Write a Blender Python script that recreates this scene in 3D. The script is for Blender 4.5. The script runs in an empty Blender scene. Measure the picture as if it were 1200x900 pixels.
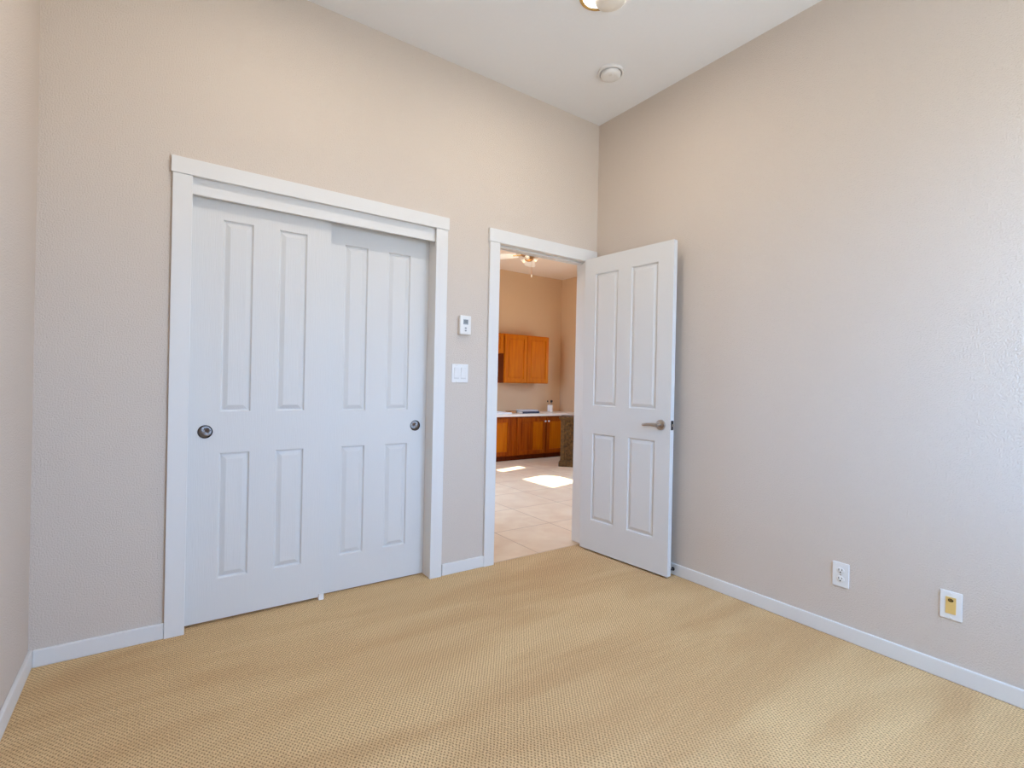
import bpy, bmesh, math, random
from mathutils import Vector, Matrix
random.seed(7)
S = bpy.context.scene
COL = S.collection
PI = math.pi

# ------------------------------------------------------------------ camera
def make_camera(loc, yaw, pitch, roll, fpx):
    d = Vector((math.sin(yaw)*math.cos(pitch), math.cos(yaw)*math.cos(pitch), math.sin(pitch)))
    r = Vector((math.cos(yaw), -math.sin(yaw), 0)); u = r.cross(d)
    r2 = r*math.cos(roll)+u*math.sin(roll); u2 = -r*math.sin(roll)+u*math.cos(roll)
    cd = bpy.data.cameras.new('camera'); cam = bpy.data.objects.new('camera', cd); COL.objects.link(cam)
    m = Matrix((r2, u2, -d)).transposed().to_4x4(); m.translation = Vector(loc)
    cam.matrix_world = m
    cd.sensor_width = 36; cd.sensor_fit = 'HORIZONTAL'; cd.lens = fpx*36/1200; cd.clip_start = .02
    S.camera = cam
make_camera((-2.621, -2.687, 1.152), .6125, -.0016, .021, 592.65)

# ------------------------------------------------------------------ light and exposure
S.view_settings.view_transform = 'Standard'; S.view_settings.look = 'None'
S.view_settings.gamma = 1; S.view_settings.use_curve_mapping = False
S.view_settings.exposure = 0.83
S.cycles.use_denoising = True
S.cycles.max_bounces = 14; S.cycles.diffuse_bounces = 8; S.cycles.transparent_max_bounces = 12
SKY = (.38, .60, 1.0, 11.6)         # colour and strength of the sky above the horizon
GROUND = (.84, .895, .97, 5.6)       # sunlit ground outside
W = bpy.data.worlds.new('daylight'); S.world = W; W.use_nodes = True
nt = W.node_tree; nt.nodes.clear()
wo = nt.nodes.new('ShaderNodeOutputWorld'); bg = nt.nodes.new('ShaderNodeBackground')
tc = nt.nodes.new('ShaderNodeTexCoord'); sx = nt.nodes.new('ShaderNodeSeparateXYZ')
cr = nt.nodes.new('ShaderNodeValToRGB')
mp = nt.nodes.new('ShaderNodeMapRange'); mp.inputs[1].default_value = -.12; mp.inputs[2].default_value = .12
nt.links.new(tc.outputs['Generated'], sx.inputs[0]); nt.links.new(sx.outputs['Z'], mp.inputs[0])
nt.links.new(mp.outputs[0], cr.inputs[0]); nt.links.new(cr.outputs[0], bg.inputs[0]); nt.links.new(bg.outputs[0], wo.inputs[0])
bg.inputs[1].default_value = 1
cr.color_ramp.elements[0].color = (*[v*GROUND[3] for v in GROUND[:3]], 1)
cr.color_ramp.elements[1].color = (*[v*SKY[3] for v in SKY[:3]], 1)

LAMP_W = 3.7                         # each bedroom ceiling light
sd = bpy.data.lights.new('sun', 'SUN'); sun = bpy.data.objects.new('sun', sd); COL.objects.link(sun)
sd.energy = 12; sd.color = (1, .93, .82); sd.angle = .009
SUN_DIR = Vector((-.78, -.19, -.66))   # travels from the kitchen's window wall into that room
sun.rotation_euler = SUN_DIR.to_track_quat('-Z', 'Y').to_euler(); sun.location = (8, 5, 8)

def portal(loc, rot, sx_, sy_):
    l = bpy.data.lights.new('window_portal', 'AREA'); o = bpy.data.objects.new('window_portal', l); COL.objects.link(o)
    l.shape = 'RECTANGLE'; l.size = sx_; l.size_y = sy_; l.cycles.is_portal = True
    o.location = loc; o.rotation_euler = rot

# ------------------------------------------------------------------ helpers
def lin(r, g, b):
    f = lambda c: (c/255/12.92 if c/255 <= .04045 else ((c/255+.055)/1.055)**2.4)
    return (f(r), f(g), f(b), 1)

def mat(name, col, rough=.5, metal=0, spec=.5, bump=None, emit=None, var=None):
    """bump = (scale, strength, distance, (sx,sy,sz), detail);  var = (scale, colour, amount, (sx,sy,sz))"""
    m = bpy.data.materials.new(name); m.use_nodes = True
    n = m.node_tree.nodes; L = m.node_tree.links; p = n['Principled BSDF']
    p.inputs['Base Color'].default_value = col; p.inputs['Roughness'].default_value = rough
    p.inputs['Metallic'].default_value = metal; p.inputs['Specular IOR Level'].default_value = spec
    if emit:
        p.inputs['Emission Color'].default_value = emit[0]; p.inputs['Emission Strength'].default_value = emit[1]
    t = n.new('ShaderNodeTexCoord')
    if bump:
        mpn = n.new('ShaderNodeMapping'); mpn.inputs['Scale'].default_value = bump[3]
        no = n.new('ShaderNodeTexNoise'); no.inputs['Scale'].default_value = bump[0]; no.inputs['Detail'].default_value = bump[4]
        b = n.new('ShaderNodeBump'); b.inputs['Strength'].default_value = bump[1]; b.inputs['Distance'].default_value = bump[2]
        L.new(t.outputs['Object'], mpn.inputs[0]); L.new(mpn.outputs[0], no.inputs['Vector'])
        L.new(no.outputs['Fac'], b.inputs['Height']); L.new(b.outputs[0], p.inputs['Normal'])
    if var:
        mpn = n.new('ShaderNodeMapping'); mpn.inputs['Scale'].default_value = var[3]
        no = n.new('ShaderNodeTexNoise'); no.inputs['Scale'].default_value = var[0]; no.inputs['Detail'].default_value = 5
        mx = n.new('ShaderNodeMix'); mx.data_type = 'RGBA'
        mr = n.new('ShaderNodeMapRange'); mr.inputs[1].default_value = .35; mr.inputs[2].default_value = .68; mr.inputs[4].default_value = var[2]
        L.new(t.outputs['Object'], mpn.inputs[0]); L.new(mpn.outputs[0], no.inputs['Vector'])
        L.new(no.outputs['Fac'], mr.inputs[0]); L.new(mr.outputs[0], mx.inputs[0])
        mx.inputs[6].default_value = col; mx.inputs[7].default_value = var[1]
        L.new(mx.outputs[2], p.inputs['Base Color'])
    return m

class MB:
    """collects shapes into one mesh"""
    def __init__(s): s.bm = bmesh.new()
    def box(s, x0, x1, y0, y1, z0, z1, bev=0, seg=2):
        b = bmesh.new(); bmesh.ops.create_cube(b, size=1)
        bmesh.ops.scale(b, vec=(x1-x0, y1-y0, z1-z0), verts=b.verts)
        bmesh.ops.translate(b, vec=((x0+x1)/2, (y0+y1)/2, (z0+z1)/2), verts=b.verts)
        if bev: bmesh.ops.bevel(b, geom=b.edges[:], offset=bev, segments=seg, affect='EDGES', profile=.5)
        return s.add(b)
    def add(s, b, M=None):
        if M is not None: bmesh.ops.transform(b, matrix=M, verts=b.verts)
        me = bpy.data.meshes.new('tmp'); b.to_mesh(me); b.free(); s.bm.from_mesh(me); bpy.data.meshes.remove(me); return s
    def lathe(s, prof, n=32, M=None):
        """prof: list of (r, z) revolved about z"""
        b = bmesh.new(); rings = []
        for r, z in prof:
            if r < 1e-6: rings.append([b.verts.new((0, 0, z))])
            else: rings.append([b.verts.new((r*math.cos(2*PI*k/n), r*math.sin(2*PI*k/n), z)) for k in range(n)])
        for A, B in zip(rings, rings[1:]):
            for k in range(n):
                k2 = (k+1) % n
                if len(A) == 1 and len(B) == 1: continue
                if len(A) == 1: b.faces.new((A[0], B[k2], B[k]))
                elif len(B) == 1: b.faces.new((A[k], A[k2], B[0]))
                else: b.faces.new((A[k], A[k2], B[k2], B[k]))
        bmesh.ops.recalc_face_normals(b, faces=b.faces[:])
        return s.add(b, M)
    def tube(s, pts, rad, n=12, squash=None):
        b = bmesh.new(); pts = [Vector(p) for p in pts]; rings = []
        rads = rad if isinstance(rad, (list, tuple)) else [rad]*len(pts)
        for i, p in enumerate(pts):
            t = (pts[min(i+1, len(pts)-1)]-pts[max(i-1, 0)]).normalized()
            a = t.cross(Vector((0, 0, 1)))
            if a.length < .05: a = t.cross(Vector((1, 0, 0)))
            a.normalize(); c = a.cross(t).normalized()
            sq = squash or (1, 1)
            rings.append([b.verts.new(p+a*rads[i]*sq[0]*math.cos(2*PI*k/n)+c*rads[i]*sq[1]*math.sin(2*PI*k/n)) for k in range(n)])
        for A, B in zip(rings, rings[1:]):
            for k in range(n): b.faces.new((A[k], A[(k+1) % n], B[(k+1) % n], B[k]))
        b.faces.new(rings[0]); b.faces.new(rings[-1])
        bmesh.ops.recalc_face_normals(b, faces=b.faces[:])
        return s.add(b)
    def quad(s, vs):
        s.bm.faces.new([s.bm.verts.new(v) for v in vs]); return s
    def build(s, name, m, parent=None, smooth=False, loc=None, rotz=0):
        bmesh.ops.remove_doubles(s.bm, verts=s.bm.verts[:], dist=1e-5)
        me = bpy.data.meshes.new(name); s.bm.to_mesh(me); s.bm.free()
        me.materials.append(m)
        if smooth:
            for p in me.polygons: p.use_smooth = True
            try: me.set_sharp_from_angle(angle=math.radians(38))
            except Exception: pass
        o = bpy.data.objects.new(name, me); COL.objects.link(o)
        if parent: o.parent = parent
        if loc: o.location = loc
        o.rotation_euler = (0, 0, rotz)
        return o

def tag(o, label=None, cat=None, group=None, kind=None):
    if label: o['label'] = label
    if cat: o['category'] = cat
    if group: o['group'] = group
    if kind: o['kind'] = kind
    return o
def empty(name, loc, rotz=0):
    o = bpy.data.objects.new(name, None); COL.objects.link(o); o.location = loc; o.rotation_euler = (0, 0, rotz)
    o.empty_display_size = .05; return o
def struct(o, label, cat): return tag(o, label, cat, kind='structure')
def copy_part(o, parent, loc=None, rot=None):
    c = o.copy(); COL.objects.link(c); c.parent = parent
    if loc: c.location = loc
    if rot is not None: c.rotation_euler = rot
    return c

def slab(axis, a0, a1, z0, z1, t0, t1, holes):
    """a wall box along axis 'x' or 'y' with rectangular openings (a0,a1,z0,z1); t0..t1 = thickness span"""
    A = sorted({a0, a1, *[h[0] for h in holes], *[h[1] for h in holes]}); Z = sorted({z0, z1, *[h[2] for h in holes], *[h[3] for h in holes]})
    A = [v for v in A if a0 <= v <= a1]; Z = [v for v in Z if z0 <= v <= z1]
    solid = lambda i, j: 0 <= i < len(A)-1 and 0 <= j < len(Z)-1 and not any(h[0]-1e-6 <= A[i] and A[i+1] <= h[1]+1e-6 and h[2]-1e-6 <= Z[j] and Z[j+1] <= h[3]+1e-6 for h in holes)
    m = MB(); P = (lambda a, t, z: (a, t, z)) if axis == 'x' else (lambda a, t, z: (t, a, z))
    for i in range(len(A)-1):
        for j in range(len(Z)-1):
            if not solid(i, j): continue
            p, q, u, v = A[i], A[i+1], Z[j], Z[j+1]
            for t in (t0, t1): m.quad([P(p, t, u), P(q, t, u), P(q, t, v), P(p, t, v)])
            if not solid(i-1, j): m.quad([P(p, t0, u), P(p, t1, u), P(p, t1, v), P(p, t0, v)])
            if not solid(i+1, j): m.quad([P(q, t0, u), P(q, t1, u), P(q, t1, v), P(q, t0, v)])
            if not solid(i, j-1): m.quad([P(p, t0, u), P(p, t1, u), P(q, t1, u), P(q, t0, u)])
            if not solid(i, j+1): m.quad([P(p, t0, v), P(p, t1, v), P(q, t1, v), P(q, t0, v)])
    bmesh.ops.remove_doubles(m.bm, verts=m.bm.verts[:], dist=1e-5)
    bmesh.ops.recalc_face_normals(m.bm, faces=m.bm.faces[:])
    return m

# ------------------------------------------------------------------ materials
M = {}
M['wall'] = mat('beige_paint', lin(212, 200, 188), .62, spec=.3, bump=(180, .7, .005, (1, 1, 1), 2))
M['kitchen_wall'] = mat('tan_paint', lin(206, 173, 136), .6, spec=.3, bump=(150, .2, .003, (1, 1, 1), 2))
M['ceiling'] = mat('ceiling_paint', lin(234, 235, 237), .8, spec=.2, bump=(60, .35, .006, (1, 1, 1), 3))
M['trim'] = mat('white_trim_paint', lin(224, 223, 221), .45, spec=.35)
M['door'] = mat('white_door_paint', lin(217, 216, 214), .55, spec=.3, bump=(9, .4, .0022, (40, 40, 1.1), 3))
M['plate'] = mat('white_plastic', lin(231, 230, 228), .3)
M['slot'] = mat('dark_slot', lin(40, 38, 36), .6)
M['almond'] = mat('almond_plastic', lin(226, 190, 116), .35)
M['nickel'] = mat('satin_nickel', lin(176, 164, 152), .3, metal=1)
M['dark_metal'] = mat('dark_nickel', lin(66, 60, 58), .35, metal=1)
M['brass'] = mat('polished_brass', lin(214, 178, 112), .25, metal=1)
M['antique'] = mat('antique_brass', lin(150, 116, 76), .45, metal=.6)
M['black'] = mat('black_plastic', lin(28, 27, 27), .45)
M['lcd'] = mat('thermostat_display', lin(158, 166, 172), .25)
M['oak'] = mat('honey_oak', lin(190, 104, 0), .6, spec=.1, bump=(5, .1, .001, (20, 20, 1.4), 3), var=(3.2, lin(170, 80, 0), .8, (9, 9, .8)))
M['oak_shaded'] = mat('shaded_oak_side', lin(110, 48, 12), .6, spec=.1, var=(3, lin(90, 36, 8), .8, (9, 9, .8)))  # oak with the shade of the cabinet side painted into its colour
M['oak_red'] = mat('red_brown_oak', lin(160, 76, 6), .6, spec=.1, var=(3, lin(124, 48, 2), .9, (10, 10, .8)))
M['counter'] = mat('pale_laminate', lin(236, 222, 204), .35)
M['carved'] = mat('carved_brown_wood', lin(104, 70, 30), .6, spec=.2, var=(30, lin(64, 40, 14), .9, (1, 1, 1)))
M['ceramic'] = mat('white_ceramic', lin(240, 238, 234), .2)
M['bookdark'] = mat('dark_book_cover', lin(52, 48, 62), .5)
M['bookpale'] = mat('pale_book_cover', lin(205, 198, 196), .5)
M['paper'] = mat('paper_pages', lin(226, 218, 204), .8)
M['tray'] = mat('tan_wood', lin(168, 124, 78), .5)
M['fan'] = mat('cream_fan_paint', lin(236, 230, 220), .4)
M['warm_glass'] = mat('lit_fan_glass', lin(255, 240, 220), .3, emit=((1, .86, .66, 1), .2))
M['lamp_glass'] = mat('lit_lamp_glass', lin(255, 250, 240), .3, emit=((1, .97, .92, 1), 6))

def carpet_mat():
    m = bpy.data.materials.new('beige_loop_carpet'); m.use_nodes = True
    n = m.node_tree.nodes; L = m.node_tree.links; p = n['Principled BSDF']; p.inputs['Roughness'].default_value = .95; p.inputs['Specular IOR Level'].default_value = .1
    t = n.new('ShaderNodeTexCoord')
    mp1 = n.new('ShaderNodeMapping'); mp1.inputs['Rotation'].default_value = (0, 0, 0); mp1.inputs['Scale'].default_value = (1, 1, 1)
    wob = n.new('ShaderNodeTexNoise'); wob.inputs['Scale'].default_value = 30
    sc = n.new('ShaderNodeVectorMath'); sc.operation = 'MULTIPLY_ADD'; sc.inputs[1].default_value = (.009, .009, 0)
    L.new(t.outputs['Object'], wob.inputs['Vector']); L.new(wob.outputs['Color'], sc.inputs[0]); L.new(t.outputs['Object'], sc.inputs[2])
    sp = n.new('ShaderNodeSeparateXYZ'); L.new(sc.outputs[0], sp.inputs[0])
    def wave(out, k, ph=0):
        a = n.new('ShaderNodeMath'); a.operation = 'MULTIPLY_ADD'; a.inputs[1].default_value = k; a.inputs[2].default_value = ph; L.new(out, a.inputs[0])
        s = n.new('ShaderNodeMath'); s.operation = 'SINE'; L.new(a.outputs[0], s.inputs[0]); return s
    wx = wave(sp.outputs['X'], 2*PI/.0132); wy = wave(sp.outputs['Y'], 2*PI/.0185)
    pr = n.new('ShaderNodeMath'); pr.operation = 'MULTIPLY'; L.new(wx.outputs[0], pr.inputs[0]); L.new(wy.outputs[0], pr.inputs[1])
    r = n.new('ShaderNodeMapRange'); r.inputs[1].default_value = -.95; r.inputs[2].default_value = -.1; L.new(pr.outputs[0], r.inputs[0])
    # pile direction patches and fibre speckle
    big = n.new('ShaderNodeTexNoise'); big.inputs['Scale'].default_value = 2.3; big.inputs['Detail'].default_value = 5; big.inputs['Distortion'].default_value = .8
    mpb = n.new('ShaderNodeMapping'); mpb.inputs['Scale'].default_value = (.45, 1.9, 1); mpb.inputs['Rotation'].default_value = (0, 0, -.62)
    L.new(t.outputs['Object'], mpb.inputs[0]); L.new(mpb.outputs[0], big.inputs['Vector'])
    bigr = n.new('ShaderNodeMapRange'); bigr.inputs[1].default_value = .36; bigr.inputs[2].default_value = .66; L.new(big.outputs['Fac'], bigr.inputs[0])
    c1 = n.new('ShaderNodeMix'); c1.data_type = 'RGBA'; c1.inputs[6].default_value = lin(213, 177, 130); c1.inputs[7].default_value = lin(228, 196, 148)
    L.new(bigr.outputs[0], c1.inputs[0])
    c2 = n.new('ShaderNodeMix'); c2.data_type = 'RGBA'; c2.inputs[6].default_value = lin(156, 122, 86)  # dark dots paint the self-shadow in the holes between the loops
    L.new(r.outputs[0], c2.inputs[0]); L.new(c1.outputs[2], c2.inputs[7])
    fi = n.new('ShaderNodeTexNoise'); fi.inputs['Scale'].default_value = 420; L.new(t.outputs['Object'], fi.inputs['Vector'])
    fi.inputs['Scale'].default_value = 150; fi.inputs['Detail'].default_value = 4
    fr = n.new('ShaderNodeMapRange'); fr.inputs[1].default_value = .3; fr.inputs[2].default_value = .7; fr.inputs[3].default_value = .72; fr.inputs[4].default_value = 1.12; L.new(fi.outputs['Fac'], fr.inputs[0])
    c3 = n.new('ShaderNodeVectorMath'); c3.operation = 'SCALE'; L.new(c2.outputs[2], c3.inputs[0]); L.new(fr.outputs[0], c3.inputs['Scale'])
    L.new(c3.outputs[0], p.inputs['Base Color'])
    add = n.new('ShaderNodeMath'); add.operation = 'MULTIPLY_ADD'; add.inputs[1].default_value = .5
    L.new(fi.outputs['Fac'], add.inputs[0]); L.new(r.outputs[0], add.inputs[2])
    b = n.new('ShaderNodeBump'); b.inputs['Strength'].default_value = .5; b.inputs['Distance'].default_value = .004
    L.new(add.outputs[0], b.inputs['Height']); L.new(b.outputs[0], p.inputs['Normal'])
    return m
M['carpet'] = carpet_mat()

def tile_mat():
    m = bpy.data.materials.new('beige_floor_tile'); m.use_nodes = True
    n = m.node_tree.nodes; L = m.node_tree.links; p = n['Principled BSDF']; p.inputs['Roughness'].default_value = .42; p.inputs['Specular IOR Level'].default_value = .35
    t = n.new('ShaderNodeTexCoord'); mp_ = n.new('ShaderNodeMapping'); mp_.inputs['Location'].default_value = (.47, -.02, 0)
    br = n.new('ShaderNodeTexBrick'); br.offset = 0; br.squash = 1
    br.inputs['Scale'].default_value = 1; br.inputs['Brick Width'].default_value = .54; br.inputs['Row Height'].default_value = .54
    br.inputs['Mortar Size'].default_value = .004; br.inputs['Mortar Smooth'].default_value = .2
    br.inputs['Color1'].default_value = lin(236, 214, 182); br.inputs['Color2'].default_value = lin(230, 206, 174); br.inputs['Mortar'].default_value = lin(178, 150, 120)
    no = n.new('ShaderNodeTexNoise'); no.inputs['Scale'].default_value = 5; no.inputs['Detail'].default_value = 6; no.inputs['Distortion'].default_value = .5
    mr = n.new('ShaderNodeMapRange'); mr.inputs[1].default_value = .38; mr.inputs[2].default_value = .66; mr.inputs[4].default_value = .55
    mx = n.new('ShaderNodeMix'); mx.data_type = 'RGBA'; mx.inputs[7].default_value = lin(216, 184, 148)
    L.new(t.outputs['Object'], mp_.inputs[0]); L.new(mp_.outputs[0], br.inputs['Vector']); L.new(t.outputs['Object'], no.inputs['Vector'])
    L.new(no.outputs['Fac'], mr.inputs[0]); L.new(mr.outputs[0], mx.inputs[0]); L.new(br.outputs['Color'], mx.inputs[6]); L.new(mx.outputs[2], p.inputs['Base Color'])
    b = n.new('ShaderNodeBump'); b.inputs['Strength'].default_value = .3; b.inputs['Distance'].default_value = .002; b.invert = True
    L.new(br.outputs['Fac'], b.inputs['Height']); L.new(b.outputs[0], p.inputs['Normal'])
    return m
M['tile'] = tile_mat()

def glass_mat():
    m = bpy.data.materials.new('window_glass'); m.use_nodes = True
    n = m.node_tree.nodes; L = m.node_tree.links; n.clear()
    o = n.new('ShaderNodeOutputMaterial'); tr = n.new('ShaderNodeBsdfTransparent'); gl = n.new('ShaderNodeBsdfGlossy'); mx = n.new('ShaderNodeMixShader')
    gl.inputs['Roughness'].default_value = .02; mx.inputs[0].default_value = .07; tr.inputs[0].default_value = (.95, .97, .96, 1)
    L.new(tr.outputs[0], mx.inputs[1]); L.new(gl.outputs[0], mx.inputs[2]); L.new(mx.outputs[0], o.inputs[0]); return m
M['glass'] = glass_mat()

# ------------------------------------------------------------------ dimensions (metres; corner of back and right wall at x=0, y=0)
H = 3.048; XL = -3.015; YR = -3.45
T = .100
CL0, CL1, CLZ = -2.508, -1.297, 2.052         # closet opening inside its jambs
DW0, DW1, DWZ = -.862, -.092, 2.040           # doorway opening inside its jambs
KX0, KX1, KY1, KH = -1.05, 3.05, 3.95, 2.94   # kitchen
J = .018                                       # jamb board

# ------------------------------------------------------------------ room shell
bk = slab('x', XL-T, KX1+T, -.05, H, 0, T, [(CL0-J, CL1+J, -.05, CLZ+J), (DW0-J, DW1+J, -.05, DWZ+J)]).build('wall_back', M['wall'])
struct(bk, 'beige textured wall holding the closet and the doorway', 'wall')
WR = (-1.8, -.25, .85, 2.35)   # rear window
struct(slab('y', YR-T, 0, -.05, H, 0, T, []).build('wall_right', M['wall']), 'beige textured wall with two outlets, right of the open door', 'wall')
struct(slab('y', YR-T, 0, -.05, H, XL-T, XL, []).build('wall_left', M['wall']), 'beige wall at the far left edge', 'wall')
struct(slab('x', XL, 0, -.05, H, YR-T, YR, [WR]).build('wall_rear', M['wall']), 'beige wall behind the viewer with the window', 'wall')
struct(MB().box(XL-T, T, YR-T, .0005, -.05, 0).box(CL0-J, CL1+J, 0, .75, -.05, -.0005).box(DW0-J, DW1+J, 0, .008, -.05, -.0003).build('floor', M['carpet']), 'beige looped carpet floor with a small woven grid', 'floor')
struct(MB().box(XL-T, T, YR-T, T, H, H+.05).build('ceiling', M['ceiling']), 'off-white textured ceiling', 'ceiling')
# closet interior
cw = MB().box(CL0-.2, CL1+.2, .75, .78, -.05, 2.5).box(CL0-.23, CL0-.2, T, .78, -.05, 2.5).box(CL1+.2, CL1+.23, T, .78, -.05, 2.5).box(CL0-.23, CL1+.23, T, .78, 2.5, 2.53)
struct(cw.build('wall_closet', M['wall']), 'inside of the closet behind the sliding doors', 'wall')
# kitchen shell
struct(MB().box(KX0, KX1, .008, KY1, -.05, -.003).build('floor_kitchen', M['tile']), 'square beige tile floor beyond the doorway', 'floor')
struct(MB().box(KX0-T, KX1+T, T, KY1+T, KH, KH+.05).build('ceiling_kitchen', mat('kitchen_ceiling_paint', lin(232, 214, 194), .8, spec=.2)), 'cream ceiling of the far room', 'ceiling')
struct(slab('x', KX0-T, KX1+T, -.05, KH, KY1, KY1+T, []).build('wall_kitchen_back', M['kitchen_wall']), 'tan wall behind the wall cabinets', 'wall')
WK1 = (1.05, 2.0, .35, 2.2); WK2 = (2.15, 2.75, .95, 2.2); WK3 = (3.22, 3.48, .95, 2.2)
KW = [(.5, 1.6, .6, 1.7), (2.10, 2.78, 1.26, 1.84), (3.18, 3.46, 1.25, 1.78)]
struct(slab('y', T, KY1, -.05, KH, KX1, KX1+T, KW).build('wall_kitchen_right', M['kitchen_wall']), 'tan wall at the right end of the kitchen', 'wall')
KL = (1.4, 3.0, .7, 2.1)
struct(slab('y', T, KY1, -.05, KH, KX0-T, KX0, [KL]).build('wall_kitchen_left', M['kitchen_wall']), 'tan wall at the left end of the kitchen', 'wall')

# windows
def window(name, axis, a0, a1, z0, z1, t, nx, label):
    P = (lambda m, p, q, u, v, d0, d1: m.box(p, q, t+d0, t+d1, u, v)) if axis == 'x' else (lambda m, p, q, u, v, d0, d1: m.box(t+d0, t+d1, p, q, u, v))
    f = MB(); w = .045
    P(f, a0, a0+w, z0, z1, -.03, .03); P(f, a1-w, a1, z0, z1, -.03, .03); P(f, a0, a1, z0, z0+w, -.03, .03); P(f, a0, a1, z1-w, z1, -.03, .03)
    for k in range(1, nx):
        c = a0+(a1-a0)*k/nx; P(f, c-.02, c+.02, z0+w, z1-w, -.028, .028)
    o = f.build(name, M['trim']); struct(o, label, 'window')
    g = MB(); P(g, a0+w, a1-w, z0+w, z1-w, -.002, .002); g.build('pane', M['glass'], o)
    return o
window('window_1', 'x', *WR, YR-T/2, 2, 'white framed window behind the viewer')
for i, k in enumerate(KW): window('window_%d' % (i+2), 'y', *k, KX1+T/2, 1, 'white framed kitchen window on the sunny side')
window('window_5', 'y', *KL, KX0-T/2, 2, 'white framed kitchen window on the far left')
portal(((WR[0]+WR[1])/2, YR-T-.01, (WR[2]+WR[3])/2), (PI/2, 0, 0), WR[1]-WR[0], WR[3]-WR[2])
for k in KW: portal((KX1+T+.01, (k[0]+k[1])/2, (k[2]+k[3])/2), (PI/2, 0, PI/2), k[1]-k[0], k[3]-k[2])
portal((KX0-T-.01, (KL[0]+KL[1])/2, (KL[2]+KL[3])/2), (PI/2, 0, -PI/2), KL[1]-KL[0], KL[3]-KL[2])

# baseboards
def base(name, x0, x1, y0, y1, label):
    struct(MB().box(x0, x1, y0, y1, 0, .069, .004).build(name, M['trim']), label, 'baseboard')
BT = .014
base('baseboard_left', XL, XL+BT, YR, 0, 'white baseboard along the far left wall')
base('baseboard_back', XL+BT, -2.578, -BT, 0, 'short white baseboard left of the closet casing')
base('baseboard_middle', -1.2205, -.9305, -BT, 0, 'short white baseboard between closet and doorway')
base('baseboard_right', -BT, 0, YR, -.02, 'white baseboard under the two outlets')
base('baseboard_rear', XL+BT, -BT, YR, YR+BT, 'white baseboard behind the viewer')
# casings
def casing(name, x0, x1, z, legw, headz, over, label, right_leg=True):
    e = empty(name, ((x0+x1)/2, -.009, 0)); struct(e, label, 'door casing')
    cx = (x0+x1)/2
    def part(nm, a, b, y0, y1, u, v, bev=.002):
        return MB().box(a-cx, b-cx, y0+.009, y1+.009, u, v, bev).build(nm, M['trim'], e)
    part('side_casing', x0-legw+.005, x0+.005, -.018, 0, 0, z); part('side_casing', x1-.005, min(x1+legw-.005, -.0005), -.018, 0, 0, z)
    part('head_casing', x0-legw-over+.005, min(x1+legw+over-.005, -.0005), -.022, 0, z, headz, .002)
    part('jamb', x0-J, x0, -.001, T, 0, z+.006+J, .0008); part('jamb', x1, x1+J, -.001, T, 0, z+.006+J, .0008); part('head_jamb', x0, x1, -.001, T, z+.006, z+.006+J, .0008)
    return e, part
e, part = casing('trim_1', CL0, CL1, 2.046, .075, 2.118, .006, 'white casing framing the two sliding closet doors')
part('track_fascia', CL0+.001, CL1-.001, .006, .024, 1.972, 2.051, .0015)
e, part = casing('trim_2', DW0, DW1, 2.036, .075, 2.119, .008, 'white casing framing the open doorway')
# door stop strips on the doorway jambs
part('stop_strip', DW0, DW0+.011, .042, .075, 0, 2.041, .001); part('head_stop', DW0+.011, DW1-.001, .042, .075, 2.031, 2.0415, .001)
part('side_casing', DW0-.07, DW0+.005, T, T+.018, 0, 2.036); part('side_casing', DW1+.010, DW1+.085, T, T+.018, 0, 2.036); part('head_casing', DW0-.078, DW1+.078, T, T+.02, 2.036, 2.119)

# ------------------------------------------------------------------ moulded panel doors
def leaf_mesh(w, h, t, rects):
    """door leaf standing at y 0..t, x 0..w, z 0..h, with rectangular recess holes; front face is y=0"""
    X = sorted({0, w, *[r[0] for r in rects], *[r[1] for r in rects]}); Z = sorted({0, h, *[r[2] for r in rects], *[r[3] for r in rects]})
    m = MB(); D = .0125
    hole = lambda i, j: any(r[0]-1e-6 <= X[i] and X[i+1] <= r[1]+1e-6 and r[2]-1e-6 <= Z[j] and Z[j+1] <= r[3]+1e-6 for r in rects)
    for y, dy in ((0, D), (t, -D)):
        for i in range(len(X)-1):
            for j in range(len(Z)-1):
                p, q, u, v = X[i], X[i+1], Z[j], Z[j+1]
                yy = y
                if hole(i, j):
                    yy = y+dy
                    for (a, b) in (((p, u), (q, u)), ((q, u), (q, v)), ((q, v), (p, v)), ((p, v), (p, u))):
                        m.quad([(a[0], y, a[1]), (b[0], y, b[1]), (b[0], yy, b[1]), (a[0], yy, a[1])])
                m.quad([(p, yy, u), (q, yy, u), (q, yy, v), (p, yy, v)])
    for (a, b) in (((0, 0), (w, 0)), ((w, 0), (w, h)), ((w, h), (0, h)), ((0, h), (0, 0))):
        m.quad([(a[0], 0, a[1]), (b[0], 0, b[1]), (b[0], t, b[1]), (a[0], t, a[1])])
    bmesh.ops.remove_doubles(m.bm, verts=m.bm.verts[:], dist=1e-6); bmesh.ops.recalc_face_normals(m.bm, faces=m.bm.faces[:])
    return m
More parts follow.
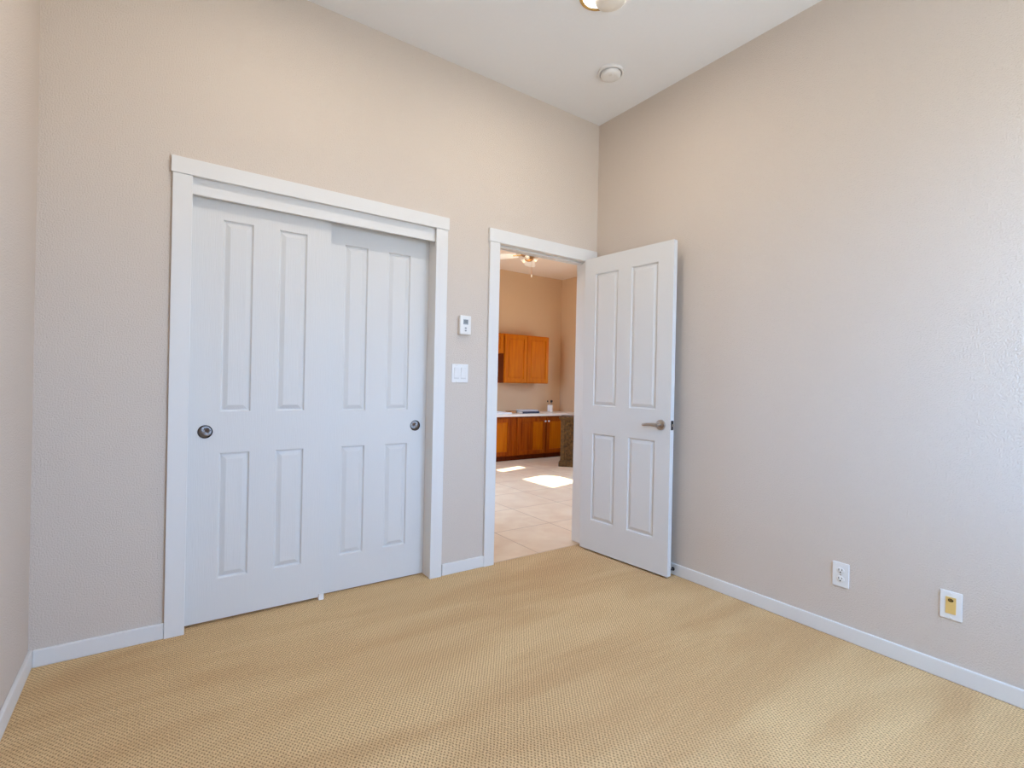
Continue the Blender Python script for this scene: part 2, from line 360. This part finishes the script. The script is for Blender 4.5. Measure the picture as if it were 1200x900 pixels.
def raised_panel(r, side, t):
    """a moulded raised panel filling the recess r of one face (side 0: y=0, side 1: y=t)"""
    x0, x1, z0, z1 = r; s = 1 if side == 0 else -1; yb = 0 if side == 0 else t
    prof = [(0, .0), (.003, .0006), (.0045, .006), (.007, .0100), (.0105, .0112), (.0125, .0110), (.032, .0012), (.0335, .0010)]
    m = MB(); loops = []
    for ins, dep in prof:
        loops.append([m.bm.verts.new((a, yb+s*dep, b)) for a, b in ((x0+ins, z0+ins), (x1-ins, z0+ins), (x1-ins, z1-ins), (x0+ins, z1-ins))])
    for A, B in zip(loops, loops[1:]):
        for k in range(4): m.bm.faces.new((A[k], A[(k+1) % 4], B[(k+1) % 4], B[k]))
    m.bm.faces.new(loops[-1])
    bmesh.ops.recalc_face_normals(m.bm, faces=m.bm.faces[:])
    # make sure the field looks outwards
    f = max(m.bm.faces, key=lambda q: q.calc_area())
    if f.normal.y*s > 0:
        for q in m.bm.faces: q.normal_flip()
    return m
def panel_door(name, w, h, t, rects, label, cat, loc, rotz):
    o = leaf_mesh(w, h, t, rects).build(name, M['door'], None, loc=loc, rotz=rotz); struct(o, label, cat)
    for r in rects:
        for sd_ in (0, 1): raised_panel(r, sd_, t).build('raised_panel', M['door'], o)
    return o
def finger_pull(o, x, z):
    e = MB().lathe([(.0305, -.001), (.0305, .0034), (.0290, .0042), (.0272, .0036), (.0262, .0012), (.0255, .0008)], 40, Matrix.Translation((x, 0, z)) @ Matrix.Rotation(PI/2, 4, 'X')).build('finger_pull', M['dark_metal'], o, True)
    MB().lathe([(.0262, .0008), (.022, .0018), (.010, .0010), (.003, .0005), (0, .0005)], 40, Matrix.Translation((x, 0, z)) @ Matrix.Rotation(PI/2, 4, 'X')).build('pull_cup', M['pull_cup'], e, True)
def radial_metal():
    m = mat('brushed_pull_cup', lin(128, 120, 116), .36, metal=1)
    p = m.node_tree.nodes['Principled BSDF']; p.inputs['Anisotropic'].default_value = .85
    tg = m.node_tree.nodes.new('ShaderNodeTangent'); tg.direction_type = 'RADIAL'; tg.axis = 'Y'
    m.node_tree.links.new(tg.outputs[0], p.inputs['Tangent']); return m
M['pull_cup'] = radial_metal()
cz = (.20, .797, .987, 1.893)
def closet_rects(c): return [(a, b, u-.012, v-.012) for a, b in c for u, v in ((cz[0], cz[1]), (cz[2], cz[3]))]
# front leaf, x -2.495..-1.883
DL = panel_door('door_1', .622, 1.985, .034, closet_rects([(.127, .260), (.371, .507)]), 'front white panelled sliding closet door, left of the pair, overlapping the other', 'closet door', (-2.505, .045, .012), 0)
finger_pull(DL, .0715, .885)
DR = panel_door('door_2', .612, 2.0, .034, closet_rects([(.112, .244), (.357, .497)]), 'rear white panelled sliding closet door, set back on the right', 'closet door', (-1.909, .088, .006), 0)
finger_pull(DR, .543, .884)
# floor guide between the leaves
g = MB().box(-.013, .013, -.02, .034, 0, .003, .0008).box(-.013, .013, -.016, -.012, 0, .034, .001).box(-.012, .012, .032, .036, 0, .03, .001).box(-.004, .004, -.012, .03, .003, .006).build('floor_guide', M['plate'], loc=(-1.899, .05, 0))
tag(g, 'small white plastic guide on the carpet where the closet doors overlap', 'door guide')

# swung-open door
ang = math.atan2(-.9974, .0725)
OD = panel_door('door_3', .711, 2.020, .035, [(a, b, u-.012, v-.012) for a, b in ((.095, .297), (.401, .606)) for u, v in ((.218, .820), (1.006, 1.919))],
                'white four-panel door standing open against the right wall', 'door', (-.160, -.055, .012), ang)
def lever(side):
    y0 = 0 if side == 0 else .035; s = -1 if side == 0 else 1
    R_ = Matrix.Translation((.644, y0, .906)) @ Matrix.Rotation(-s*PI/2, 4, 'X')
    h = MB().lathe([(0, 0), (.0325, 0), (.0325, .004), (.030, .009), (.020, .012), (.0135, .014), (.012, .030), (.0125, .045), (.0105, .050), (0, .051)], 40, R_).build('lever_handle', M['nickel'], OD, True)
    y = y0+s*.043
    MB().tube([(.648, y, .906), (.630, y, .906), (.605, y+s*.003, .9065), (.575, y+s*.003, .905), (.545, y, .902), (.536, y-s*.003, .901)], [.0095, .0098, .0088, .0082, .0078, .005], 14, (.75, 1.1)).build('lever', M['nickel'], h, True)
    return h
for k in (0, 1): lever(k)
lp = MB().box(.7108, .7125, .005, .030, .878, .935, .0006).build('latch_plate', M['dark_metal'], OD)
MB().box(.712, .7215, .011, .024, .899, .914, .002).build('latch_bolt', M['nickel'], lp)
for z in (.19, 1.0, 1.78):
    hg = MB().tube([(-.012, .030, z), (-.012, .030, z+.09)], .006, 12).box(-.0015, .0, .006, .03, z, z+.09).build('hinge', M['nickel'], OD, True)

# ------------------------------------------------------------------ small wall fittings
def wall_thing(name, loc, face):
    """local frame: x to the viewer's right, -y out of the wall, z up"""
    return empty(name, loc, 0 if face == 'back' else -PI/2)
def plate(e, w, h, holes=None):
    return MB().box(-w/2, w/2, -.0055, 0, -h/2, h/2, .0022).build('wall_plate', M['plate'], e)
def screw(e, x, z, m='plate'):
    return MB().lathe([(.0034, 0), (.0034, .0008), (.0022, .0016), (0, .0017)], 14, Matrix.Translation((x, -.0055, z)) @ Matrix.Rotation(PI/2, 4, 'X')).box(x-.0028, x+.0028, -.0075, -.0070, z-.0004, z+.0004).build('screw', M[m], e)
# thermostat
t = wall_thing('thermostat', (-1.102, 0, 1.496), 'back'); tag(t, 'small white wall thermostat above the light switch', 'thermostat')
MB().box(-.036, .036, -.006, 0, -.055, .055, .002).build('back_plate', M['plate'], t)
MB().box(-.0385, .0385, -.028, -.006, -.058, .058, .007, 3).build('housing', M['plate'], t)
dp = MB().box(-.017, .017, -.0295, -.0275, .004, .034, .0008).build('display', M['lcd'], t)
for x in (-.009, .004):
    MB().box(x-.003, x-.0015, -.0300, -.0293, .010, .029).box(x+.004, x+.0055, -.0300, -.0293, .010, .029).box(x-.003, x+.0055, -.0300, -.0293, .0275, .029).box(x-.003, x+.0055, -.0300, -.0293, .018, .0195).build('digit', M['slot'], dp)
for z in (-.018, -.033):
    MB().box(-.006, .006, -.0298, -.0275, z-.0045, z+.0045, .0012).build('button', mat('grey_button', lin(150, 150, 152), .4), t)
# light switch: two gang
t = wall_thing('light_switch', (-1.122, 0, 1.205), 'back'); tag(t, 'white two-gang rocker light switch plate below the thermostat', 'light switch')
plate(t, .112, .112)
for x in (-.023, .023):
    MB().box(x-.0172, x+.0172, -.0062, -.005, -.034, .034, .0008).build('switch_frame', mat('frame_grey', lin(214, 212, 210), .4), t)
    b = MB(); v = [(-.0158, -.0060, -.0325), (.0158, -.0060, -.0325), (.0158, -.0070, 0), (-.0158, -.0070, 0), (-.0158, -.0105, .0325), (.0158, -.0105, .0325)]
    v = [(a+x, c, d) for a, c, d in v]
    b.quad([v[0], v[1], v[2], v[3]]).quad([v[3], v[2], v[5], v[4]]).quad([v[4], v[5], (v[5][0], -.005, .0325), (v[4][0], -.005, .0325)])
    b.quad([v[0], v[3], v[4], (v[4][0], -.005, .0325), (v[0][0], -.005, -.0325)]).quad([v[1], v[2], v[5], (v[5][0], -.005, .0325), (v[1][0], -.005, -.0325)])
    bmesh.ops.recalc_face_normals(b.bm, faces=b.bm.faces[:])
    b.build('rocker', M['plate'], t)
    screw(t, x, .048); screw(t, x, -.048)
# duplex outlet on the right wall
t = wall_thing('electrical_outlet', (0, -1.653, .294), 'right'); tag(t, 'white duplex electrical outlet low on the right wall, nearer the door', 'outlet')
plate(t, .070, .112)
for z in (.0195, -.0195):
    rc = MB().lathe([(0, .0005), (.0172, .0005), (.0172, .0018), (.016, .0024), (0, .0024)], 28, Matrix.Translation((0, -.0052, z)) @ Matrix.Rotation(PI/2, 4, 'X') @ Matrix.Diagonal((1, .82, 1, 1))).build('receptacle', mat('receptacle_white', lin(232, 230, 226), .35), t, True)
    MB().box(-.0078, -.0052, -.0082, -.0074, z-.001, z+.0085).build('slot', M['slot'], rc); MB().box(.0052, .0078, -.0082, -.0074, z+.0005, z+.008).build('slot', M['slot'], rc)
    MB().lathe([(0, 0), (.0032, 0), (.0032, .0008), (0, .0008)], 16, Matrix.Translation((0, -.0074, z-.0078)) @ Matrix.Rotation(PI/2, 4, 'X')).build('ground_hole', M['slot'], rc)
screw(t, 0, 0, 'nickel')
# jack plate with almond insert
t = wall_thing('jack_plate', (0, -2.052, .299), 'right'); tag(t, 'white wall plate with a yellowed tan jack insert, low on the right wall', 'wall plate')
plate(t, .070, .112)
ins = MB().box(-.0165, .0165, -.0078, -.005, -.0335, .0335, .0012).build('jack_insert', M['almond'], t); ins['label'] = 'yellowed tan insert'
JM = Matrix.Translation((0, -.0074, .021)) @ Matrix.Rotation(PI/2, 4, 'X')
jk = MB().lathe([(.0088, 0), (.0088, .002), (.0075, .0032), (.0062, .0032), (.0058, .0004), (0, .0004)], 24, JM @ Matrix.Diagonal((1, .7, 1, 1))).build('jack_socket', mat('tarnished_brass', lin(92, 70, 34), .4, metal=.6), ins, True)
MB().lathe([(.0022, 0), (.0022, .0045), (0, .005)], 12, JM @ Matrix.Translation((.001, 0, 0))).build('jack_pin', M['brass'], jk, True)
screw(t, 0, .048); screw(t, 0, -.048)
# paint touch-up is left to the wall; rigid door stop on the baseboard behind the door
t = wall_thing('door_stop', (-BT, -.735, .036), 'right'); tag(t, 'small metal door stop on the baseboard behind the open door', 'door stop')
RX = Matrix.Rotation(PI/2, 4, 'X')
MB().lathe([(0, 0), (.011, 0), (.011, .002), (.007, .005), (0, .005)], 20, RX).build('base_disc', M['dark_metal'], t, True)
MB().lathe([(0, .004), (.0042, .004)] + [(.0042+.0012*(k % 2), .004+.0018*k) for k in range(1, 18)] + [(0, .036)], 14, RX).build('spring', M['dark_metal'], t, True)
MB().lathe([(0, .035), (.0068, .035), (.0072, .044), (.005, .048), (0, .048)], 16, RX).build('bumper_tip', M['plate'], t, True)
# smoke detector
t = empty('smoke_detector', (-.404, -.503, H)); tag(t, 'round white smoke detector on the ceiling near the corner', 'smoke detector')
MB().lathe([(0, 0), (.077, 0), (.077, -.010), (.074, -.014), (.066, -.015)], 44).build('mount_base', M['plate'], t, True)
MB().lathe([(.060, -.013), (.060, -.018), (.058, -.030), (.052, -.036), (.036, -.0385), (0, -.039)], 44).build('cover', M['plate'], t, True)
MB().lathe([(.0, -.0415), (.010, -.041), (.011, -.037)], 20, Matrix.Translation((-.025, -.02, 0))).build('test_button', mat('soft_white', lin(222, 220, 216), .4), t, True)
# eyeball ceiling lamp, brass rim
t = empty('ceiling_light', (-.889, -.885, H)); tag(t, 'brass-rimmed swivel ceiling light glowing at the top edge', 'ceiling light')
MB().lathe([(.074, 0), (.090, 0), (.092, -.004), (.088, -.008), (.079, -.009), (.074, -.004)], 56).build('trim_ring', M['brass'], t, True)
MB().lathe([(0, -.003), (.075, -.003)], 40).build('lamp_lens', M['lamp_glass'], t, True)
# white eyeball shell swung aside
eb = MB().lathe([(.0, -.034), (.03, -.033), (.055, -.028), (.072, -.016), (.077, -.004)], 40, Matrix.Translation((.055, -.026, 0))).build('eyeball_shell', M['fan'], t, True)
t2 = t.copy(); COL.objects.link(t2); t2.location = (-2.15, -.885, H)
for ch_ in list(t.children): copy_part(ch_, t2)
t['group'] = t2['group'] = 'swivel ceiling lights'
t2['label'] = 'brass-rimmed swivel ceiling light over the closet, above the top edge'
for tx in (-.92, -2.18):
    ld = bpy.data.lights.new('ceiling_bulb', 'AREA'); ld.shape = 'DISK'; ld.size = .10; lo = bpy.data.objects.new('ceiling_bulb', ld); COL.objects.link(lo)
    ld.energy = LAMP_W; ld.color = (1, .89, .77); lo.location = (tx, -.87, H-.05)

# ------------------------------------------------------------------ kitchen cabinets
def shaker(m, x0, x1, z0, z1, y, fr=.055, th=.019):
    """frame of a door whose front is at y"""
    m.box(x0, x0+fr, y, y+th, z0, z1, .002).box(x1-fr, x1, y, y+th, z0, z1, .002).box(x0+fr-.001, x1-fr+.001, y, y+th, z0, z0+fr, .002).box(x0+fr-.001, x1-fr+.001, y, y+th, z1-fr, z1, .002)
def cab_door(parent, x0, x1, z0, z1, y, mats=('oak',), mull=0, frame='oak'):
    f = MB(); shaker(f, x0, x1, z0, z1, y)
    if mull: f.box((x0+x1)/2-.02, (x0+x1)/2+.02, y, y+.019, z0+.05, z1-.05, .002)
    d = f.build('cabinet_door', M[frame], parent)
    n = len(mats); a, b = x0+.05, x1-.05; w = (b-a)/n
    for k, mm in enumerate(mats):
        p0, p1 = a+k*w, a+(k+1)*w
        p = MB(); q = .006
        p.box(p0, p1, y+.011, y+.016, z0+.05, z1-.05); p.box(p0+.028, p1-.028, y+.006, y+.012, z0+.078, z1-.078, .004)
        p.build('door_panel', M[mm], d)
    return d
def knob(parent, x, z, y):
    return MB().lathe([(0, 0), (.006, 0), (.005, .012), (.013, .018), (.015, .024), (.011, .029), (0, .030)], 20, Matrix.Translation((x, y, z)) @ Matrix.Rotation(PI/2, 4, 'X')).build('knob', M['ceramic'], parent, True)
# tall wall cabinet x 1.669..2.535
YU = 3.63
u = empty('wall_cabinet', (2.10, KY1, 1.155)); tag(u, 'honey oak double-door cabinet hung on the kitchen wall', 'wall cabinet', 'kitchen wall cabinets')
ux = 2.10; uz = 1.155
body = MB().box(1.669-ux, 2.535-ux, YU+.02-KY1, -.0005, 0, .748, .002).build('cabinet_body', M['oak'], u)
for x0, x1 in ((1.680, 2.094), (2.104, 2.526)):
    cab_door(u, x0-ux, x1-ux, .012, .736, YU-KY1)
MB().box(1.667-ux, 1.6705-ux, YU+.02-KY1, -.001, .002, .745).build('side_panel', M['oak_shaded'], u)['label'] = 'wooden side panel with shade painted into its colour'
u = empty('wall_cabinet', (1.25, KY1, 1.60)); tag(u, 'short honey oak wall cabinet left of the double-door one', 'wall cabinet', 'kitchen wall cabinets')
MB().box(.85-1.25, 1.6655-1.25, YU+.02-KY1, -.0005, 0, .303, .002).build('cabinet_body', M['oak'], u)
for x0, x1 in ((.86, 1.25), (1.26, 1.645)): cab_door(u, x0-1.25, x1-1.25, .012, .291, YU-KY1)
# base cabinets
YB = 3.42
def base_cab(x0, x1, doors, label):
    c = (x0+x1)/2; e = empty('base_cabinet', (c, KY1, -.003)); tag(e, label, 'base cabinet', 'kitchen base cabinets')
    MB().box(x0-c+.0005, x1-c-.0005, YB+.02-KY1, -.0005, .075, .659, .0015).build('cabinet_body', M['oak_red'], e)
    MB().box(x0-c, x1-c, YB+.075-KY1, YB+.095-KY1, 0, .08).build('toe_kick', M['oak_shaded'], e)
    for d in doors:
        dd = cab_door(e, d[0]-c, d[1]-c, .088, .632, YB-KY1, d[2], len(d[2]) > 1, 'oak_red')
        if d[3]: knob(dd, d[3]-c, .578, YB-KY1)
    return e
base_cab(.60, 1.735, [(.64, 1.13, ('oak',), None), (1.15, 1.665, ('oak',), None)], 'honey oak base cabinet at the left under the sink')
base_cab(1.735, 2.90, [(1.790, 2.330, ('oak_red', 'oak'), 2.305), (2.345, 2.86, ('oak',), 2.37)], 'honey oak base cabinet with paired white knobs under the counter')
ct = MB().box(.58, KX1-.0015, 3.39, KY1-.0005, .6565, .692, .004).build('countertop', M['counter']); tag(ct, 'long pale countertop running along the base cabinets', 'countertop')
# sink and faucet at the left
s = empty('sink', (1.40, 3.66, .692)); tag(s, 'white sink rim set in the countertop', 'sink')
def rrect(hw, hd, r, z, n=6):
    out = []
    for sx_, sy_, a0 in ((1, 1, 0), (-1, 1, PI/2), (-1, -1, PI), (1, -1, 1.5*PI)):
        for k in range(n+1):
            a = a0+PI/2*k/n; out.append((sx_*(hw-r)+r*math.cos(a), sy_*(hd-r)+r*math.sin(a), z))
    return out
def loops_mesh(loops, cap=True):
    m = MB(); L_ = [[m.bm.verts.new(p) for p in l] for l in loops]
    for A, B in zip(L_, L_[1:]):
        for k in range(len(A)): m.bm.faces.new((A[k], A[(k+1) % len(A)], B[(k+1) % len(A)], B[k]))
    if cap: m.bm.faces.new(L_[-1])
    bmesh.ops.recalc_face_normals(m.bm, faces=m.bm.faces[:]); return m
loops_mesh([rrect(.33, .205, .05, .0005), rrect(.33, .205, .05, .018), rrect(.32, .195, .045, .024), rrect(.30, .175, .04, .022), rrect(.295, .17, .04, .004)]).build('basin', M['ceramic'], s, True)
MB().lathe([(0, .005), (.03, .005), (.03, .007), (0, .0075)], 20).build('drain', M['nickel'], s, True)
s = empty('faucet', (1.62, 3.912, .692)); tag(s, 'dark faucet just showing beside the doorway casing', 'faucet')
MB().lathe([(0, 0), (.026, 0), (.026, .006), (.016, .014), (.013, .05), (.013, .12), (0, .12)], 20).build('base', M['dark_metal'], s, True)
MB().tube([(0, 0, .11), (0, 0, .19), (0, -.02, .23), (0, -.06, .25), (0, -.10, .24), (0, -.125, .20), (0, -.128, .17)], .010, 12).build('spout', M['dark_metal'], s, True)
MB().tube([(.012, 0, .08), (.04, 0, .10), (.06, 0, .13)], [.007, .006, .007], 10).build('handle', M['black'], s, True)
# books
def book(x, y, z, w, d, h, rot, cover, label):
    e = empty('book', (x, y, z), rot); tag(e, label, 'book', 'books lying on the countertop')
    m = MB().box(-w/2, w/2, -d/2, d/2, 0, .003, .0008).box(-w/2, w/2, -d/2, d/2, h-.003, h, .0008).box(-w/2, w/2, -d/2, -d/2+.003, 0, h, .0008)
    m.build('cover', M[cover], e)
    MB().box(-w/2+.004, w/2-.004, -d/2+.003, d/2-.005, .003, h-.003).build('pages', M['paper'], e)
book(2.11, 3.64, .692, .33, .24, .030, .02, 'bookdark', 'dark book at the bottom of the flat stack on the counter')
book(2.125, 3.645, .722, .28, .21, .022, -.03, 'bookpale', 'pale thin book lying on top of the dark book')
b = empty('wooden_tray', (1.87, 3.72, .692)); tag(b, 'small tan wooden tray left of the books', 'tray')
loops_mesh([rrect(.05, .07, .015, .0), rrect(.058, .078, .016, .032), rrect(.053, .073, .014, .032), rrect(.047, .067, .013, .006)]).build('tray_body', M['tray'], b, True)
# utensil crock
c = empty('utensil_jar', (2.72, 3.80, .692)); tag(c, 'white jar standing on the counter near the corner', 'jar')
MB().lathe([(0, 0), (.042, 0), (.045, .004), (.045, .105), (.047, .112), (.041, .112), (.039, .10), (.039, .008), (0, .008)], 28).build('jar_body', M['ceramic'], c, True)
def utensil(name, dx, tilt, hd, label):
    e = empty(name, (2.72, 3.80, .702)); tag(e, label, 'utensil', 'utensils in the jar')
    top = Vector((dx, tilt, .165))
    MB().tube([(dx*.25, 0, 0), (dx*.6, tilt*.5, .08), top], [.004, .004, .0045], 8).build('handle', M['nickel'], e, True)
    MB().lathe([(0, -.022), (.012, -.017), (.017, 0), (.012, .014), (0, .018)], 16, Matrix.Translation(top) @ Matrix.Diagonal((hd, hd*.5, hd, 1))).build('head', M['black'], e, True)
utensil('spoon', -.055, .0, .8, 'dark spoon leaning left in the white jar')
utensil('ladle', .012, -.01, 1.15, 'dark ladle standing upright in the white jar')
utensil('spatula', .045, .01, .9, 'dark spatula leaning right in the white jar')

# carved chest
ch = empty('carved_chest', (2.0, 2.72, -.003), math.atan2(-.71, .70)); tag(ch, 'carved dark brown wooden chest in front of the cabinets', 'chest')
cwid, cdep, chh = .80, .42, .70
MB().box(-.0, cwid, 0, cdep, .0, .065, .006).box(.012, cwid-.012, .012, cdep, .06, .085, .008).build('plinth', M['carved'], ch)
MB().box(-.004, cwid+.004, -.004, cdep, chh-.035, chh, .008).box(.012, cwid-.012, .012, cdep, chh-.05, chh-.03, .004).build('lid', M['carved'], ch)
MB().box(.022, cwid-.022, .036, cdep, .08, chh-.045).box(.022, .075, .022, .05, .08, chh-.045, .003).box(cwid-.075, cwid-.022, .022, .05, .08, chh-.045, .003).build('chest_body', M['carved'], ch)
# carved front: a relief of scrolls
m = MB(); nx, nz = 130, 120; x0, x1, z0, z1 = .072, cwid-.072, .085, chh-.05
def relief(x, z):
    v = 0
    P_ = .085; i = math.floor(x/P_); j = math.floor(z/P_); cx_ = (i+.5)*P_; cz_ = (j+.5)*P_
    dx, dz = x-cx_, z-cz_; r = math.hypot(dx, dz); a = math.atan2(dz, dx)*(1 if (i+j) % 2 else -1)
    v = .5+.5*math.sin(r/P_*18+a*1)
    if r > P_*.5: v = .5+.5*math.sin(a*4+2)
    return .011*v
V = [[m.bm.verts.new((x0+(x1-x0)*i/nx, .034-relief(x0+(x1-x0)*i/nx, z0+(z1-z0)*j/nz), z0+(z1-z0)*j/nz)) for i in range(nx+1)] for j in range(nz+1)]
for j in range(nz):
    for i in range(nx): m.bm.faces.new((V[j][i], V[j][i+1], V[j+1][i+1], V[j+1][i]))
m.build('carved_panel', M['carved'], ch, True)

# kitchen ceiling fan
f = empty('ceiling_fan', (.95, 2.10, KH)); tag(f, 'cream ceiling fan with pull chain on the far room ceiling', 'ceiling fan')
MB().lathe([(0, 0), (.075, 0), (.07, -.03), (.03, -.05), (.013, -.055), (.013, -.17), (0, -.17)], 28).build('downrod', M['fan'], f, True)
MB().lathe([(.013, -.16), (.07, -.17), (.105, -.20), (.11, -.25), (.09, -.28), (0, -.285)], 32).build('motor_housing', M['antique'], f, True)
for k in range(5):
    a = math.radians(52+72*k)
    b = MB(); Lb = [(.15, .05), (.22, .062), (.40, .07), (.55, .07), (.60, .055), (.625, .0)]
    top = [(x, y, .004) for x, y in Lb]+[(x, -y, .004) for x, y in reversed(Lb[:-1])]
    T_ = [b.bm.verts.new((x, y, z+y*.18)) for x, y, z in top]; B_ = [b.bm.verts.new((x, y, z-.008+y*.18)) for x, y, z in top]
    b.bm.faces.new(T_); b.bm.faces.new(list(reversed(B_)))
    for i in range(len(T_)): b.bm.faces.new((T_[i], T_[(i+1) % len(T_)], B_[(i+1) % len(T_)], B_[i]))
    bmesh.ops.recalc_face_normals(b.bm, faces=b.bm.faces[:])
    o = b.build('blade', M['fan'], f); o.location = (0, 0, -.265); o.rotation_euler = (0, 0, a)
    i_ = MB().box(.07, .20, -.018, .018, -.006, .0, .002).build('blade_iron', M['brass'], o)
MB().lathe([(0, -.285), (.05, -.285), (.05, -.33), (.03, -.345), (0, -.348)], 24).build('light_kit', M['antique'], f, True)
for k in range(3):
    a = math.radians(-20+120*k); c_, s_ = math.cos(a), math.sin(a)
    Mx = Matrix.Translation((c_*.05, s_*.05, -.30)) @ Matrix.Scale(.6, 4) @ Matrix.Rotation(a, 4, 'Z') @ Matrix.Rotation(math.radians(115), 4, 'Y')
    sh = MB().lathe([(.012, 0), (.02, .02), (.04, .06), (.048, .09), (.044, .09), (.037, .06), (.016, .02)], 20, Mx).build('lamp_shade', M['fan'], f, True)
    MB().lathe([(0, .03), (.018, .04), (.026, .062), (.018, .08), (0, .086)], 16, Mx).build('bulb', M['warm_glass'], sh, True)
pc = MB().tube([(.02, -.03, -.34), (.02, -.03, -.50)], .0016, 6).build('pull_chain', M['brass'], f)
MB().lathe([(0, 0), (.007, -.004), (.009, -.02), (.007, -.035), (0, -.038)], 12, Matrix.Translation((.02, -.03, -.50))).build('pull_knob', M['ceramic'], pc, True)
ld = bpy.data.lights.new('fan_bulb', 'POINT'); lo = bpy.data.objects.new('fan_bulb', ld); COL.objects.link(lo)
ld.energy = 1.5; ld.color = (1, .58, .26); ld.shadow_soft_size = .12; lo.location = (.95, 2.10, KH-.50)
